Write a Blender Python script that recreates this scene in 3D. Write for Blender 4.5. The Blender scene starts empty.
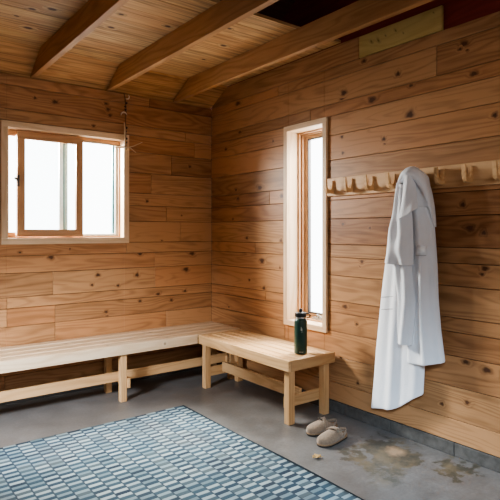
import bpy, bmesh, math, random
from mathutils import Vector, Matrix
random.seed(7)
scene = bpy.context.scene
COL = scene.collection
PI = math.pi

# ------------------------------------------------------------------ node helpers
class NT:
    def __init__(s, name):
        s.m = bpy.data.materials.new(name); s.m.use_nodes = True
        s.t = s.m.node_tree; s.t.nodes.clear()
        s.out = s.n('ShaderNodeOutputMaterial')
    def n(s, typ, **kw):
        nd = s.t.nodes.new(typ)
        for k, v in kw.items(): setattr(nd, k, v)
        return nd
    def l(s, a, b): s.t.links.new(a, b)
    def val(s, sock, v):
        if isinstance(v, bpy.types.NodeSocket): s.l(v, sock)
        else: sock.default_value = v
    def math(s, op, a, b=None, c=None, clamp=False):
        nd = s.n('ShaderNodeMath', operation=op, use_clamp=clamp)
        s.val(nd.inputs[0], a)
        if b is not None: s.val(nd.inputs[1], b)
        if c is not None: s.val(nd.inputs[2], c)
        return nd.outputs[0]
    def vmath(s, op, a, b=None):
        nd = s.n('ShaderNodeVectorMath', operation=op)
        s.val(nd.inputs[0], a)
        if b is not None: s.val(nd.inputs[1], b)
        return nd.outputs['Value'] if op in ('LENGTH', 'DISTANCE', 'DOT_PRODUCT') else nd.outputs[0]
    def noise(s, vec, scale=1, detail=2, rough=.5, dist=0):
        nd = s.n('ShaderNodeTexNoise'); s.val(nd.inputs['Vector'], vec)
        nd.inputs['Scale'].default_value = scale; nd.inputs['Detail'].default_value = detail
        nd.inputs['Roughness'].default_value = rough; nd.inputs['Distortion'].default_value = dist
        return nd.outputs['Fac']
    def ramp(s, f, stops, mode='LINEAR'):
        nd = s.n('ShaderNodeValToRGB'); nd.color_ramp.interpolation = mode
        e = nd.color_ramp.elements
        while len(e) < len(stops): e.new(.5)
        for el, (p, c) in zip(e, stops):
            el.position = p; el.color = c if len(c) == 4 else (*c, 1)
        s.val(nd.inputs[0], f); return nd.outputs[0]
    def mix(s, f, a, b, mode='MIX'):
        nd = s.n('ShaderNodeMix', data_type='RGBA', blend_type=mode)
        s.val(nd.inputs[0], f)
        for i, v in ((6, a), (7, b)):
            if not isinstance(v, bpy.types.NodeSocket) and len(v) == 3: v = (*v, 1)
            s.val(nd.inputs[i], v)
        return nd.outputs[2]
    def attr(s, name): return s.n('ShaderNodeAttribute', attribute_name=name)
    def pos(s): return s.n('ShaderNodeNewGeometry').outputs['Position']
    def bsdf(s, col, rough=.5, metal=0, bump=None, bstr=.2, bdist=.001, spec=.5, sheen=0, **kw):
        b = s.n('ShaderNodeBsdfPrincipled')
        if not isinstance(col, bpy.types.NodeSocket) and len(col) == 3: col = (*col, 1)
        s.val(b.inputs['Base Color'], col); s.val(b.inputs['Roughness'], rough); s.val(b.inputs['Metallic'], metal)
        b.inputs['Specular IOR Level'].default_value = spec
        if sheen: b.inputs['Sheen Weight'].default_value = sheen
        if bump is not None:
            bp = s.n('ShaderNodeBump'); bp.inputs['Strength'].default_value = bstr
            bp.inputs['Distance'].default_value = bdist
            s.l(bump, bp.inputs['Height']); s.l(bp.outputs[0], b.inputs['Normal'])
        s.l(b.outputs[0], s.out.inputs[0]); return b

def wood(name, light, dark, knotc=(.065, .026, .012), var=.55, rough=.5, grain=1.0, spec=.35, huevar=1.0, streak=0.0):
    """sawn softwood: long grain and flat-sawn rings in the board's own coordinates (attribute wc),
    tone per board (attribute brd), knots (attribute knot)"""
    t = NT(name)
    wc = t.attr('wc').outputs['Vector']; brd = t.attr('brd').outputs['Fac']; kn = t.attr('knot').outputs['Fac']
    v1 = t.vmath('MULTIPLY', wc, (.8, 5.5, 5.5))
    big = t.noise(v1, 1.0, 2, .5, .3)
    sep = t.n('ShaderNodeSeparateXYZ'); t.l(wc, sep.inputs[0])
    ph = t.math('ADD', t.math('MULTIPLY', big, 11 * grain), t.math('MULTIPLY', sep.outputs[1], 16))
    ph = t.math('ADD', ph, t.math('MULTIPLY', kn, 2.2))
    ring = t.math('MULTIPLY_ADD', t.math('SINE', t.math('MULTIPLY', ph, 6.283)), .5, .5)
    ring = t.math('POWER', ring, 1.8)
    fine = t.noise(t.vmath('MULTIPLY', wc, (5, 150, 150)), 1.0, 3, .6)
    patch = t.noise(t.vmath('MULTIPLY', wc, (1.7, 9, 9)), 1.0, 3, .6)
    f = t.math('ADD', t.math('MULTIPLY', ring, .30), t.math('MULTIPLY', fine, .42))
    f = t.math('ADD', f, t.math('MULTIPLY', t.math('SUBTRACT', patch, .5), 1.0))
    f = t.math('ADD', f, t.math('MULTIPLY', t.math('SUBTRACT', brd, .5), var), clamp=True)
    mid = tuple((a + b) / 2 for a, b in zip(light, dark))
    col = t.ramp(f, [(0.05, light), (.45, mid), (.95, dark)])
    # boards also drift in hue: some redder, some yellower
    hue = t.math('FRACT', t.math('MULTIPLY', brd, 7.31))
    tint = t.ramp(hue, [(0, (1.0, .86, .76)), (.5, (1, 1, 1)), (1, (1.0, 1.08, 1.12))])
    col = t.mix(.55 * huevar, col, t.mix(1.0, col, tint, 'MULTIPLY'))
    if streak:
        st = t.noise(t.vmath('MULTIPLY', wc, (1.1, 60, 60)), 1.0, 2, .5)
        st = t.ramp(st, [(.5, (0, 0, 0)), (.66, (1, 1, 1))])
        col = t.mix(t.math('MULTIPLY', st, streak), col, tuple(c * .28 for c in dark))
    k1 = t.ramp(kn, [(0.0, (0, 0, 0)), (.22, (.10, .10, .10)), (.5, (.55, .55, .55)), (.75, (1, 1, 1))])
    col = t.mix(k1, col, t.mix(t.math('MULTIPLY', fine, .5), knotc, tuple(c * 2.5 for c in knotc)))
    t.bsdf(col, rough, bump=fine, bstr=.25, bdist=.0012, spec=spec)
    return t.m

M = {}
M['wall'] = wood('pine_wall', (.465, .247, .117), (.180, .077, .030), var=.85, rough=.46)
M['ceil'] = wood('pine_deck', (.58, .36, .17), (.32, .155, .06), var=.5, rough=.6, streak=.55)
M['joist'] = wood('pine_joist', (.47, .265, .12), (.25, .115, .045), var=.3, rough=.55, grain=.7)
M['bench'] = wood('pine_bench', (.66, .43, .23), (.45, .245, .10), var=.4, rough=.34, grain=.8, huevar=.5)
M['bench_daylit'] = wood('pine_bench_daylit', (.78, .61, .43), (.56, .36, .19), var=.4, rough=.34, grain=.8, huevar=.4)  # bench pine made paler: daylight on the long bench put into its colour
M['bench_end_shaded'] = wood('pine_bench_end_shaded', (.52, .33, .165), (.36, .19, .08), var=.3, rough=.45, grain=.8, huevar=.5)  # bench pine made darker: shade on the end facing away from the window
M['trim'] = wood('pine_trim', (.74, .55, .37), (.56, .36, .2), var=.2, rough=.5, grain=.7, huevar=.3)
M['sash'] = wood('pine_sash', (.56, .33, .18), (.40, .20, .095), var=.2, rough=.5, grain=.7, huevar=.3)
M['rail'] = wood('pine_hook_rail', (.68, .45, .25), (.50, .28, .13), var=.3, rough=.5, grain=.8, huevar=.4)
M['hook'] = wood('pine_hook', (.72, .47, .25), (.52, .28, .12), var=.2, rough=.45, grain=.6, huevar=.3)
M['yellow'] = wood('yellowed_board', (.56, .42, .17), (.42, .29, .10), knotc=(.1, .08, .025), var=.2, rough=.55, huevar=.0)
M['gable'] = wood('red_stained_board', (.24, .040, .028), (.15, .022, .017), var=.3, rough=.6, huevar=.0)
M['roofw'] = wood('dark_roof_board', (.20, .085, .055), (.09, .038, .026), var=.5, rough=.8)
M['twig'] = wood('bleached_twig', (.62, .48, .33), (.4, .28, .17), var=.2, rough=.7)

def plain(name, col, rough=.5, metal=0, noise=None, spec=.5, sheen=0):
    t = NT(name)
    c = (*col, 1); b = None
    p = t.n('ShaderNodeTexCoord').outputs['Object']
    sc, amt = noise or (40, .12)
    nz = t.noise(p, sc, 3, .6)
    c = t.ramp(nz, [(.25, tuple(x * (1 - amt) for x in col)), (.75, tuple(min(1, x * (1 + amt)) for x in col))])
    t.bsdf(c, rough, metal, bump=nz, bstr=.12, bdist=.001, spec=spec, sheen=sheen)
    return t.m
M['dark'] = plain('dark_gap', (.02, .010, .006), .9)
M['vinyl'] = plain('white_vinyl', (.62, .64, .62), .4)
M['teal'] = plain('teal_weatherstrip', (.05, .16, .18), .5)
M['pale_teal'] = plain('pale_blue_track', (.36, .52, .58), .5)
M['gasket'] = plain('dark_gasket', (.06, .045, .04), .6)
M['brass'] = plain('aged_metal', (.30, .28, .25), .35, .9)
M['black'] = plain('black_plastic', (.012, .013, .014), .42)
M['green'] = plain('dark_green_powder_coat', (.010, .045, .034), .36, noise=(300, .2))
M['steel'] = plain('brushed_steel', (.55, .56, .56), .3, 1.0)
M['emblem'] = plain('pale_print', (.62, .66, .62), .6)
M['suede'] = plain('taupe_suede', (.25, .18, .125), .92, noise=(70, .22), sheen=.3)
M['cork'] = plain('cork', (.30, .19, .11), .85, noise=(160, .35))
M['outsole'] = plain('dark_rubber_sole', (.03, .024, .02), .8)
M['footbed'] = plain('suede_footbed', (.22, .155, .105), .95)
M['leaf'] = plain('dry_leaf', (.62, .40, .17), .8, noise=(60, .3))
M['shell'] = plain('pale_shell', (.62, .50, .38), .5, noise=(90, .25))
M['bead'] = plain('dark_bead', (.07, .035, .02), .4)
M['cord'] = plain('dark_cord', (.10, .055, .03), .8)

def glass():
    t = NT('window_glass')
    tr = t.n('ShaderNodeBsdfTransparent'); gl = t.n('ShaderNodeBsdfGlossy')
    gl.inputs['Roughness'].default_value = .02; tr.inputs[0].default_value = (.96, .98, .98, 1)
    mx = t.n('ShaderNodeMixShader'); lw = t.n('ShaderNodeLayerWeight'); lw.inputs[0].default_value = .15
    fr = t.math('MULTIPLY', lw.outputs['Fresnel'], .5)
    t.l(fr, mx.inputs[0]); t.l(tr.outputs[0], mx.inputs[1]); t.l(gl.outputs[0], mx.inputs[2])
    t.l(mx.outputs[0], t.out.inputs[0]); return t.m
M['glass'] = glass()

def concrete_floor():
    t = NT('concrete_floor')
    p = t.pos()
    n1 = t.noise(p, 1.6, 5, .6); n2 = t.noise(p, 9, 6, .65); n3 = t.noise(p, 60, 3, .6)
    f = t.math('ADD', t.math('MULTIPLY', n1, .5), t.math('ADD', t.math('MULTIPLY', n2, .32), t.math('MULTIPLY', n3, .18)))
    col = t.ramp(f, [(.30, (.080, .075, .073)), (.5, (.155, .149, .146)), (.7, (.25, .247, .245))])
    # damp, lichen-coloured stain near the wall
    wob = t.noise(p, 4.5, 5, .65); wob2 = t.noise(p, 14, 4, .6)
    def blob(c, r, soft, sx=1.0, amp=1.0):
        d = t.vmath('LENGTH', t.vmath('MULTIPLY', t.vmath('SUBTRACT', p, c), (sx, 1, 0)))
        d = t.math('ADD', d, t.math('MULTIPLY', t.math('SUBTRACT', wob, .5), .75 * amp))
        d = t.math('ADD', d, t.math('MULTIPLY', t.math('SUBTRACT', wob2, .5), .34 * amp))
        return t.ramp(t.math('DIVIDE', t.math('SUBTRACT', d, r - soft), soft * 2), [(0, (1, 1, 1)), (1, (0, 0, 0))])
    b1 = blob((-.30, -2.35, 0), .20, .018, .8); b2 = blob((-.13, -2.66, 0), .10, .02); b3 = blob((-.48, -2.50, 0), .10, .05)
    st = t.math('MAXIMUM', t.math('MAXIMUM', t.math('MULTIPLY', b1, .85), b2), t.math('MULTIPLY', b3, .6))
    stain = t.mix(t.ramp(t.noise(p, 7, 4, .6), [(.42, (0, 0, 0)), (.6, (1, 1, 1))]), (.060, .056, .040), (.17, .135, .08))
    col = t.mix(t.math('MULTIPLY', st, .85), col, stain)
    b4 = blob((-.22, -2.36, 0), .055, .03, 1, .3)
    col = t.mix(t.math('MULTIPLY', b4, .8), col, (.42, .30, .20))
    rg = t.ramp(n2, [(.3, (.30, .30, .30)), (.7, (.46, .46, .46))])
    t.bsdf(col, rg, bump=t.math('ADD', n2, t.math('MULTIPLY', n3, .4)), bstr=.25, bdist=.004, spec=.5)
    return t.m
M['floor'] = concrete_floor()

def curb_mat():
    t = NT('concrete_curb')
    p = t.pos()
    n = t.noise(p, 22, 5, .65); n1 = t.noise(p, 4, 3, .5)
    col = t.ramp(t.math('ADD', t.math('MULTIPLY', n, .6), t.math('MULTIPLY', n1, .4)), [(.3, (.045, .04, .036)), (.7, (.12, .112, .103))])
    t.bsdf(col, .85, bump=n, bstr=.5, bdist=.006); return t.m
M['curb'] = curb_mat()

def cotton():
    t = NT('white_cotton')
    p = t.pos()
    n = t.noise(p, 9, 3, .5)
    w = t.n('ShaderNodeTexVoronoi', distance='CHEBYCHEV'); w.inputs['Scale'].default_value = 130; t.l(p, w.inputs['Vector'])
    col = t.ramp(n, [(.3, (.84, .86, .90)), (.7, (.90, .91, .95))])
    b = t.bsdf(col, .9, bump=w.outputs['Distance'], bstr=.35, bdist=.003, spec=.2, sheen=.15)
    return t.m
M['cotton'] = cotton()
M['cotton_edge'] = plain('grey_piping', (.42, .43, .46), .9)

RX1, RY1 = -.826, -.868           # rug corner nearest the benches
PX, PY = .0800, .0275             # weave cell
def rug_mat():
    t = NT('woven_rug')
    p = t.pos(); s = t.n('ShaderNodeSeparateXYZ'); t.l(p, s.inputs[0])
    jit = t.math('MULTIPLY', t.math('SUBTRACT', t.noise(p, 8, 2), .5), .008)
    u = t.math('DIVIDE', t.math('ADD', t.math('SUBTRACT', s.outputs[0], RX1), jit), PX)
    v = t.math('DIVIDE', t.math('ADD', t.math('SUBTRACT', s.outputs[1], RY1), jit), PY)
    iu = t.math('FLOOR', u); iv = t.math('FLOOR', v); fu = t.math('FRACT', u); fv = t.math('FRACT', v)
    chk = t.math('ABSOLUTE', t.math('MODULO', t.math('ADD', iu, iv), 2))
    cb = t.n('ShaderNodeCombineXYZ'); t.l(iu, cb.inputs[0]); t.l(iv, cb.inputs[1])
    wn = t.n('ShaderNodeTexWhiteNoise', noise_dimensions='2D'); t.l(cb.outputs[0], wn.inputs['Vector']); r = wn.outputs['Value']
    darkc = t.ramp(r, [(0, (.018, .036, .066)), (.35, (.036, .076, .122)), (.75, (.060, .115, .165)), (1, (.11, .15, .175))])
    pale = t.ramp(r, [(0, (.19, .285, .335)), (.5, (.34, .46, .52)), (1, (.53, .64, .68))])
    col = t.mix(chk, darkc, pale)
    e1 = t.math('LESS_THAN', t.math('MINIMUM', fu, t.math('SUBTRACT', 1, fu)), .05)
    e2 = t.math('LESS_THAN', fv, .14)
    wn2 = t.n('ShaderNodeTexWhiteNoise', noise_dimensions='1D'); t.l(iu, wn2.inputs['W'])
    e1 = t.math('MULTIPLY', e1, .85); e2 = t.math('MULTIPLY', e2, .55)
    col = t.mix(t.math('MAXIMUM', e1, e2), col, (.035, .06, .095))
    thr = t.n('ShaderNodeTexWave', wave_type='BANDS', bands_direction='X'); thr.inputs['Scale'].default_value = 90; t.l(p, thr.inputs['Vector'])
    nz = t.noise(p, 120, 3, .6)
    col = t.mix(t.math('MULTIPLY', nz, .35), col, (.12, .14, .16))
    brown_mask = t.noise(p, 2.2, 3, .6)  # browner in broad random patches
    col = t.mix(t.ramp(brown_mask, [(.5, (0, 0, 0)), (.75, (.22, .22, .22))]), col, (.19, .13, .09))
    edge = t.math('LESS_THAN', t.math('SUBTRACT', RX1, s.outputs[0]), .014)
    col = t.mix(edge, col, (.03, .05, .075))
    t.bsdf(col, .92, bump=t.math('ADD', thr.outputs['Fac'], nz), bstr=.5, bdist=.003, spec=.15)
    return t.m
M['rug'] = rug_mat()

# ------------------------------------------------------------------ mesh helpers
class MB:
    """collects shapes into one mesh with wood coordinates"""
    def __init__(s): s.v = []; s.f = []; s.wc = []; s.br = []; s.kn = []; s.mi = []
    def add(s, verts, faces, axis=0, brd=None, off=None, knot=None, mi=0, wcs=None):
        b = len(s.v); brd = random.random() if brd is None else brd
        off = off or (random.uniform(0, 50), random.uniform(0, 50), random.uniform(0, 50))
        order = {0: (0, 1, 2), 1: (1, 0, 2), 2: (2, 0, 1), 'xz': (0, 2, 1), 'yz': (1, 2, 0)}[axis]
        for i, p in enumerate(verts):
            s.v.append(tuple(p))
            s.wc.append(tuple(p[o] + off[k] for k, o in enumerate(order)))
            s.br.append(brd); s.kn.append(knot[i] if knot else 0.0)
        for f in faces: s.f.append(tuple(i + b for i in f)); s.mi.append(mi)
        return off, brd
    def box(s, x0, x1, y0, y1, z0, z1, axis=0, mi=0, **k):
        V = [(x, y, z) for x in (x0, x1) for y in (y0, y1) for z in (z0, z1)]
        F = [(0, 1, 3, 2), (4, 6, 7, 5), (0, 4, 5, 1), (2, 3, 7, 6), (0, 2, 6, 4), (1, 5, 7, 3)]
        return s.add(V, F, axis, mi=mi, **k)
    def prism(s, poly, axis_dir, a, b, axis=0, mi=0, **k):
        """poly: 2D points extruded between a and b along axis_dir ('x': poly=(y,z), 'y': (x,z), 'z': (x,y))"""
        n = len(poly)
        mk = {'x': lambda p, c: (c, p[0], p[1]), 'y': lambda p, c: (p[0], c, p[1]), 'z': lambda p, c: (p[0], p[1], c)}[axis_dir]
        V = [mk(p, a) for p in poly] + [mk(p, b) for p in poly]
        F = [tuple(range(n)), tuple(range(2 * n - 1, n - 1, -1))] + [(i, (i + 1) % n + 0, (i + 1) % n + n, i + n) for i in range(n)]
        return s.add(V, F, axis, mi=mi, **k)
    def tube(s, pts, rad, seg=8, axis=0, closed_ends=True, mi=0):
        pts = [Vector(p) for p in pts]; n = len(pts)
        rads = rad if isinstance(rad, (list, tuple)) else [rad] * n
        V = []; F = []; up = None
        for i, p in enumerate(pts):
            d = (pts[min(i + 1, n - 1)] - pts[max(i - 1, 0)]).normalized()
            if up is None: up = d.orthogonal().normalized()
            up = (up - d * up.dot(d)).normalized(); sd = d.cross(up)
            for k in range(seg):
                a = 2 * PI * k / seg
                V.append(p + (up * math.cos(a) + sd * math.sin(a)) * rads[i])
        for i in range(n - 1):
            for k in range(seg):
                F.append((i * seg + k, i * seg + (k + 1) % seg, (i + 1) * seg + (k + 1) % seg, (i + 1) * seg + k))
        if closed_ends:
            F.append(tuple(range(seg - 1, -1, -1))); F.append(tuple((n - 1) * seg + k for k in range(seg)))
        s.add(V, F, axis, mi=mi)
    def lathe(s, prof, seg=40, c=(0, 0), mi=0):
        V = []; F = []; n = len(prof)
        for r, z in prof:
            for k in range(seg):
                a = 2 * PI * k / seg; V.append((c[0] + r * math.cos(a), c[1] + r * math.sin(a), z))
        for i in range(n - 1):
            for k in range(seg):
                F.append((i * seg + k, i * seg + (k + 1) % seg, (i + 1) * seg + (k + 1) % seg, (i + 1) * seg + k))
        F.append(tuple(range(seg - 1, -1, -1))); F.append(tuple((n - 1) * seg + k for k in range(seg)))
        s.add(V, F, 2, mi=mi)
    def blob(s, c, r, seg=12, rings=8, fn=None, mi=0):
        V = []; F = []
        for i in range(rings + 1):
            th = PI * i / rings
            for k in range(seg):
                a = 2 * PI * k / seg
                d = Vector((math.sin(th) * math.cos(a), math.sin(th) * math.sin(a), math.cos(th)))
                p = Vector((d.x * r[0], d.y * r[1], d.z * r[2]))
                if fn: p = fn(p, d)
                V.append(p + Vector(c))
        for i in range(rings):
            for k in range(seg):
                F.append((i * seg + k, (i + 1) * seg + k, (i + 1) * seg + (k + 1) % seg, i * seg + (k + 1) % seg))
        s.add(V, F, 0, mi=mi)
    def build(s, name, mats, parent=None, bevel=0, smooth=False, seg=1, merge=False):
        me = bpy.data.meshes.new(name); me.from_pydata(s.v, [], s.f)
        for n_, typ, data in (('wc', 'FLOAT_VECTOR', [c for w in s.wc for c in w]), ('brd', 'FLOAT', s.br), ('knot', 'FLOAT', s.kn)):
            a = me.attributes.new(n_, typ, 'POINT'); a.data.foreach_set('vector' if typ == 'FLOAT_VECTOR' else 'value', data)
        if not isinstance(mats, (list, tuple)): mats = [mats]
        for m in mats: me.materials.append(m)
        me.polygons.foreach_set('material_index', s.mi)
        bm = bmesh.new(); bm.from_mesh(me)
        if merge: bmesh.ops.remove_doubles(bm, verts=bm.verts, dist=1e-5)
        bmesh.ops.recalc_face_normals(bm, faces=bm.faces); bm.to_mesh(me); bm.free()
        if smooth: me.polygons.foreach_set('use_smooth', [True] * len(me.polygons))
        o = bpy.data.objects.new(name, me); COL.objects.link(o)
        if bevel:
            b = o.modifiers.new('bevel', 'BEVEL'); b.width = bevel; b.segments = seg; b.limit_method = 'ANGLE'
        if parent is not None: o.parent = parent
        return o

def empty(name, loc, rz=0):
    o = bpy.data.objects.new(name, None); COL.objects.link(o); o.empty_display_size = .1
    o.location = loc; o.rotation_euler = (0, 0, rz); return o
def tag(o, label=None, cat=None, group=None, kind=None):
    if label: o['label'] = label
    if cat: o['category'] = cat
    if group: o['group'] = group
    if kind: o['kind'] = kind
    return o
def child(o, parent):
    """parent an already placed object, keeping its world place"""
    o.parent = parent
    o.matrix_parent_inverse = (Matrix.Translation(parent.location) @ Matrix.Rotation(parent.rotation_euler.z, 4, 'Z')).inverted()
    return o

# ------------------------------------------------------------------ room shell
CX = -4.0; RY = -6.0            # left wall and rear wall (behind the viewpoint)
ROOFK = .535                    # roof pitch
COURSES = [.082, .217, .412, .594, .736, .821, 1.009, 1.144, 1.239, 1.427, 1.567, 1.68, 1.864, 2.049, 2.195, 2.284, 2.47, 2.553, 2.712]

def board_wall(name, plane, lo, hi, courses, holes, joints, knots, tint, toptrim=None):
    """horizontal boards on plane 'back' (y=0, boards run along x) or 'right' (x=0, along y)"""
    mb = MB(); ax = 'xz' if plane == 'back' else 'yz'; TH = .018; G = .0016
    recs = []
    for ci in range(len(courses) - 1):
        z0, z1 = courses[ci], courses[ci + 1]
        js = sorted([lo, hi] + [j for j in joints.get(ci, []) if lo < j < hi])
        for bi in range(len(js) - 1):
            a, b = js[bi], js[bi + 1]
            brd = tint.get((ci, bi), random.uniform(.12, .88)); off = tuple(random.uniform(0, 50) for _ in range(3))
            cuts = sorted({a, b} | {h for H in holes for h in (H[0], H[1]) if a < h < b})
            for k in range(len(cuts) - 1):
                c, d = cuts[k], cuts[k + 1]; mid = (c + d) / 2
                iv = [(z0, z1)]
                for H in holes:
                    if H[0] < mid < H[1]:
                        nv = []
                        for p, q in iv:
                            if H[2] > p: nv.append((p, min(q, H[2])))
                            if H[3] < q: nv.append((max(p, H[3]), q))
                        iv = [x for x in nv if x[1] - x[0] > .004]
                for p, q in iv:
                    p2 = p + (G if p == z0 else 0); q2 = q - (G if q == z1 else 0)
                    c2 = c + (G * .7 if c in js[1:-1] else 0); d2 = d - (G * .7 if d in js[1:-1] else 0)
                    if plane == 'back': mb.box(c2, d2, 0, TH, p2, q2, ax, brd=brd, off=off)
                    else: mb.box(0, TH, c2, d2, p2, q2, ax, brd=brd, off=off)
                    recs.append((c2, d2, p2, q2, off, brd))
    for ki, (kx, kz, r) in enumerate(sorted(knots, key=lambda k: k[2])):
        off_n = -.0004 - .00012 * (ki % 12)
        for c, d, p, q, off, brd in recs:
            if c + .02 < kx < d - .02 and p + .005 < kz < q - .005:
                r_ = r * 1.25; rr = [0, .4, .75, 1.15, 1.6, 2.2]; kk = [.95, .8, .55, .30, .12, 0]; n = 20
                V = []; K = []; asp = random.uniform(1.0, 1.5); ph = random.random() * 6
                for j, (s_, kv) in enumerate(zip(rr, kk)):
                    for i in range(n if j else 1):
                        an = 2 * PI * i / n; w = 1 + .13 * math.sin(3 * an + ph) + .08 * math.sin(5 * an + ph * 2)
                        y = kx + math.cos(an) * s_ * r_ * asp * w; z = kz + math.sin(an) * s_ * r_ * w
                        lim = (q - kz - .002) if z > kz else (kz - p - .002); dz = abs(z - kz)
                        dz = lim * (1 - math.exp(-dz / lim)) if lim < 2.2 * r_ * 1.2 else dz
                        z = kz + math.copysign(dz, z - kz)
                        y = min(max(y, c + .001), d - .001)
                        V.append((y, off_n, z) if plane == 'back' else (off_n, y, z)); K.append(kv)
                F = [(0, 1 + i, 1 + (i + 1) % n) for i in range(n)]
                for j in range(1, 5):
                    a0 = 1 + (j - 1) * n; a1 = a0 + n
                    F += [(a0 + i, a1 + i, a1 + (i + 1) % n, a0 + (i + 1) % n) for i in range(n)]
                mb.add(V, F, ax, brd=brd, off=off, knot=K)
                break
    # sheathing behind the boards, with the same openings
    cuts = sorted({lo, hi} | {h for H in holes for h in (H[0], H[1])})
    for k in range(len(cuts) - 1):
        c, d = cuts[k], cuts[k + 1]; mid = (c + d) / 2; iv = [(courses[0], courses[-1])]
        for H in holes:
            if H[0] < mid < H[1]: iv = [x for p, q in iv for x in ((p, H[2]), (H[3], q))]
        for p, q in iv:
            if plane == 'back': mb.box(c, d if d < 0 else .12, TH + .001, .10, p, q, ax, mi=1)
            else: mb.box(TH + .001, .10, c, d, p, q, ax, mi=1)
    o = mb.build(name, [M['wall'], M['dark']], bevel=.0018)
    return tag(o, kind='structure')

W1 = (-1.93, -.883, 1.233, 2.19)     # window 1, outer edge of its trim
W2 = (-1.59, -1.105, .573, 2.192)    # tall window in the right wall
shr = lambda W, t=.04: (W[0] + t, W[1] - t, W[2] + t, W[3] - t)

back_j = {3: [-1.884, -1.521], 2: [-1.521, -.5], 5: [-1.537, -.62], 4: [-1.884], 6: [-.62, -2.2], 7: [-.90, -2.4], 8: [-.35], 9: [-.5], 11: [-.66], 12: [-.45], 13: [-.2], 16: [-.675, -2.3], 14: [-.3], 1: [-.9], 0: [-1.9]}
back_k = [(-1.553, 1.128, .020), (-1.161, .962, .013), (-1.213, .88, .010), (-1.79, 1.17, .008), (-1.863, .781, .010), (-1.089, .640, .011), (-1.08, .604, .008),
          (-.77, 1.135, .013), (-.225, 1.125, .018), (-.799, .944, .016), (-.292, .975, .022), (-.303, .765, .011), (-.77, .708, .012), (-1.521, 2.39, .014), (-1.677, 2.398, .009),
          (-1.089, 2.44, .014), (-1.071, 2.395, .014), (-1.053, 2.345, .012), (-.486, 1.475, .018), (-.59, .756, .014), (-.70, 1.61, .012), (-.98, .86, .01), (-.45, .69, .012),
          (-.25, 1.96, .01), (-1.2, 2.235, .010), (-2.3, 1.05, .018), (-2.4, 1.7, .015), (-2.2, .70, .015), (-1.4, 1.19, .006), (-.55, 1.25, .006), (-.34, 1.49, .006)]
board_wall('wall_back', 'back', CX, 0, COURSES[:-1], [shr(W1)], back_j, back_k,
           {(8, 1): .12, (8, 0): .12, (16, 2): .85, (16, 1): .45, (5, 1): .25, (4, 1): .35, (3, 1): .55, (2, 0): .5, (2, 1): .3, (6, 1): .3, (6, 2): .35, (9, 0): .5})
right_j = {17: [-1.887], 16: [-1.013, -4.1], 15: [-2.5], 14: [-1.4, -3.2], 12: [-2.9], 10: [-.9, -3.4], 9: [-3.0], 8: [-1.3], 7: [-.7], 6: [-3.3], 5: [-1.2], 4: [-.85], 3: [-2.2], 2: [-1.1], 1: [-2.3], 11: [-1.35], 13: [-1.35]}
right_k = [(-.445, 2.52, .024), (-.477, 2.25, .012), (-.414, 1.721, .013), (-.771, 1.716, .022), (-.445, 1.64, .014), (-1.064, 1.63, .020), (-1.051, 1.257, .014), (-.799, 1.08, .026), (-.827, .842, .015),
           (-.583, 1.276, .012), (-.366, 1.45, .008), (-1.038, 1.03, .008), (-1.748, 2.34, .020), (-1.729, 2.305, .017), (-2.004, 2.24, .028), (-1.729, 2.025, .011), (-1.738, 1.906, .010), (-2.105, 1.955, .012),
           (-1.934, 2.525, .014), (-2.218, 2.365, .014), (-2.31, 2.08, .026), (-2.68, 2.43, .018), (-2.741, 2.24, .016), (-2.864, 1.98, .014), (-2.317, 2.268, .010), (-1.738, 1.389, .011), (-1.986, 1.358, .007),
           (-1.758, .79, .017), (-1.87, .678, .009), (-2.717, 1.353, .017), (-2.801, 1.325, .012), (-2.807, 1.126, .018), (-2.673, 1.49, .014), (-2.692, .575, .015), (-2.818, .553, .018), (-2.537, .288, .010), (-1.879, .262, .009),
           (-1.916, 1.125, .014), (-2.113, 1.925, .008), (-2.79, 1.09, .008), (-2.655, 2.405, .008), (-2.70, 2.39, .007), (-.93, .60, .012), (-.30, .62, .010), (-.62, .90, .009), (-2.70, .34, .012), (-1.90, 1.09, .007), (-3.2, 1.9, .02), (-3.4, 1.3, .018), (-.25, 2.12, .012), (-.95, 2.1, .01)]
board_wall('wall_right', 'right', RY, 0, COURSES[:-1], [shr(W2)], right_j, right_k,
           {(6, 1): .35, (5, 1): .2, (7, 1): .3, (15, 1): .25, (4, 1): .3, (3, 1): .45, (2, 1): .62, (1, 1): .40, (8, 1): .4})
# the short top course of the right wall stops at the yellowed board
mb = MB(); G = .0016
mb.box(0, .018, -1.885, 0, 2.553 + G, 2.709, 'yz', brd=.5); mb.box(.019, .10, -1.885, 0, 2.553, 2.709, 'yz', mi=1)
tag(mb.build('trim_1', [M['wall'], M['dark']], bevel=.0018), kind='structure')
# gable above the boards, stained dark red
mb = MB()
roofz = lambda q: 2.56 - ROOFK * q
gab = lambda x0, x1, ya: mb.prism([(ya, 2.554), (RY - .1, 2.554), (RY - .1, roofz(RY - .1) + .12), (ya, roofz(ya) + .12)], 'x', x0, x1, axis='yz', brd=.5)
gab(.024, .11, .10)
tag(mb.build('wall_gable', M['gable']), kind='structure')

# concrete curb the walls stand on
def curb(name, plane, lo, hi, joints):
    mb = MB(); js = [lo] + joints + [hi]
    for a, b in zip(js, js[1:]):
        if plane == 'right': mb.box(-.006, .10, a + .002, b - .002, 0, .080)
        else: mb.box(a + .002, b - .002, -.006, .10, 0, .080)
    return tag(mb.build(name, M['curb'], bevel=.004, seg=2), kind='structure')
curb('baseboard_right', 'right', RY, -.006, [-5.2, -4.4, -3.5, -2.62, -2.16, -1.75, -1.3, -.9, -.45])
curb('baseboard_back', 'back', CX, 0, [-3.6, -3.1, -2.6, -2.1, -1.6, -1.1, -.6])
mb = MB(); mb.box(CX - .1, .1, RY - .1, .1, -.1, 0); tag(mb.build('floor', M['floor']), kind='structure')

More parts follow.
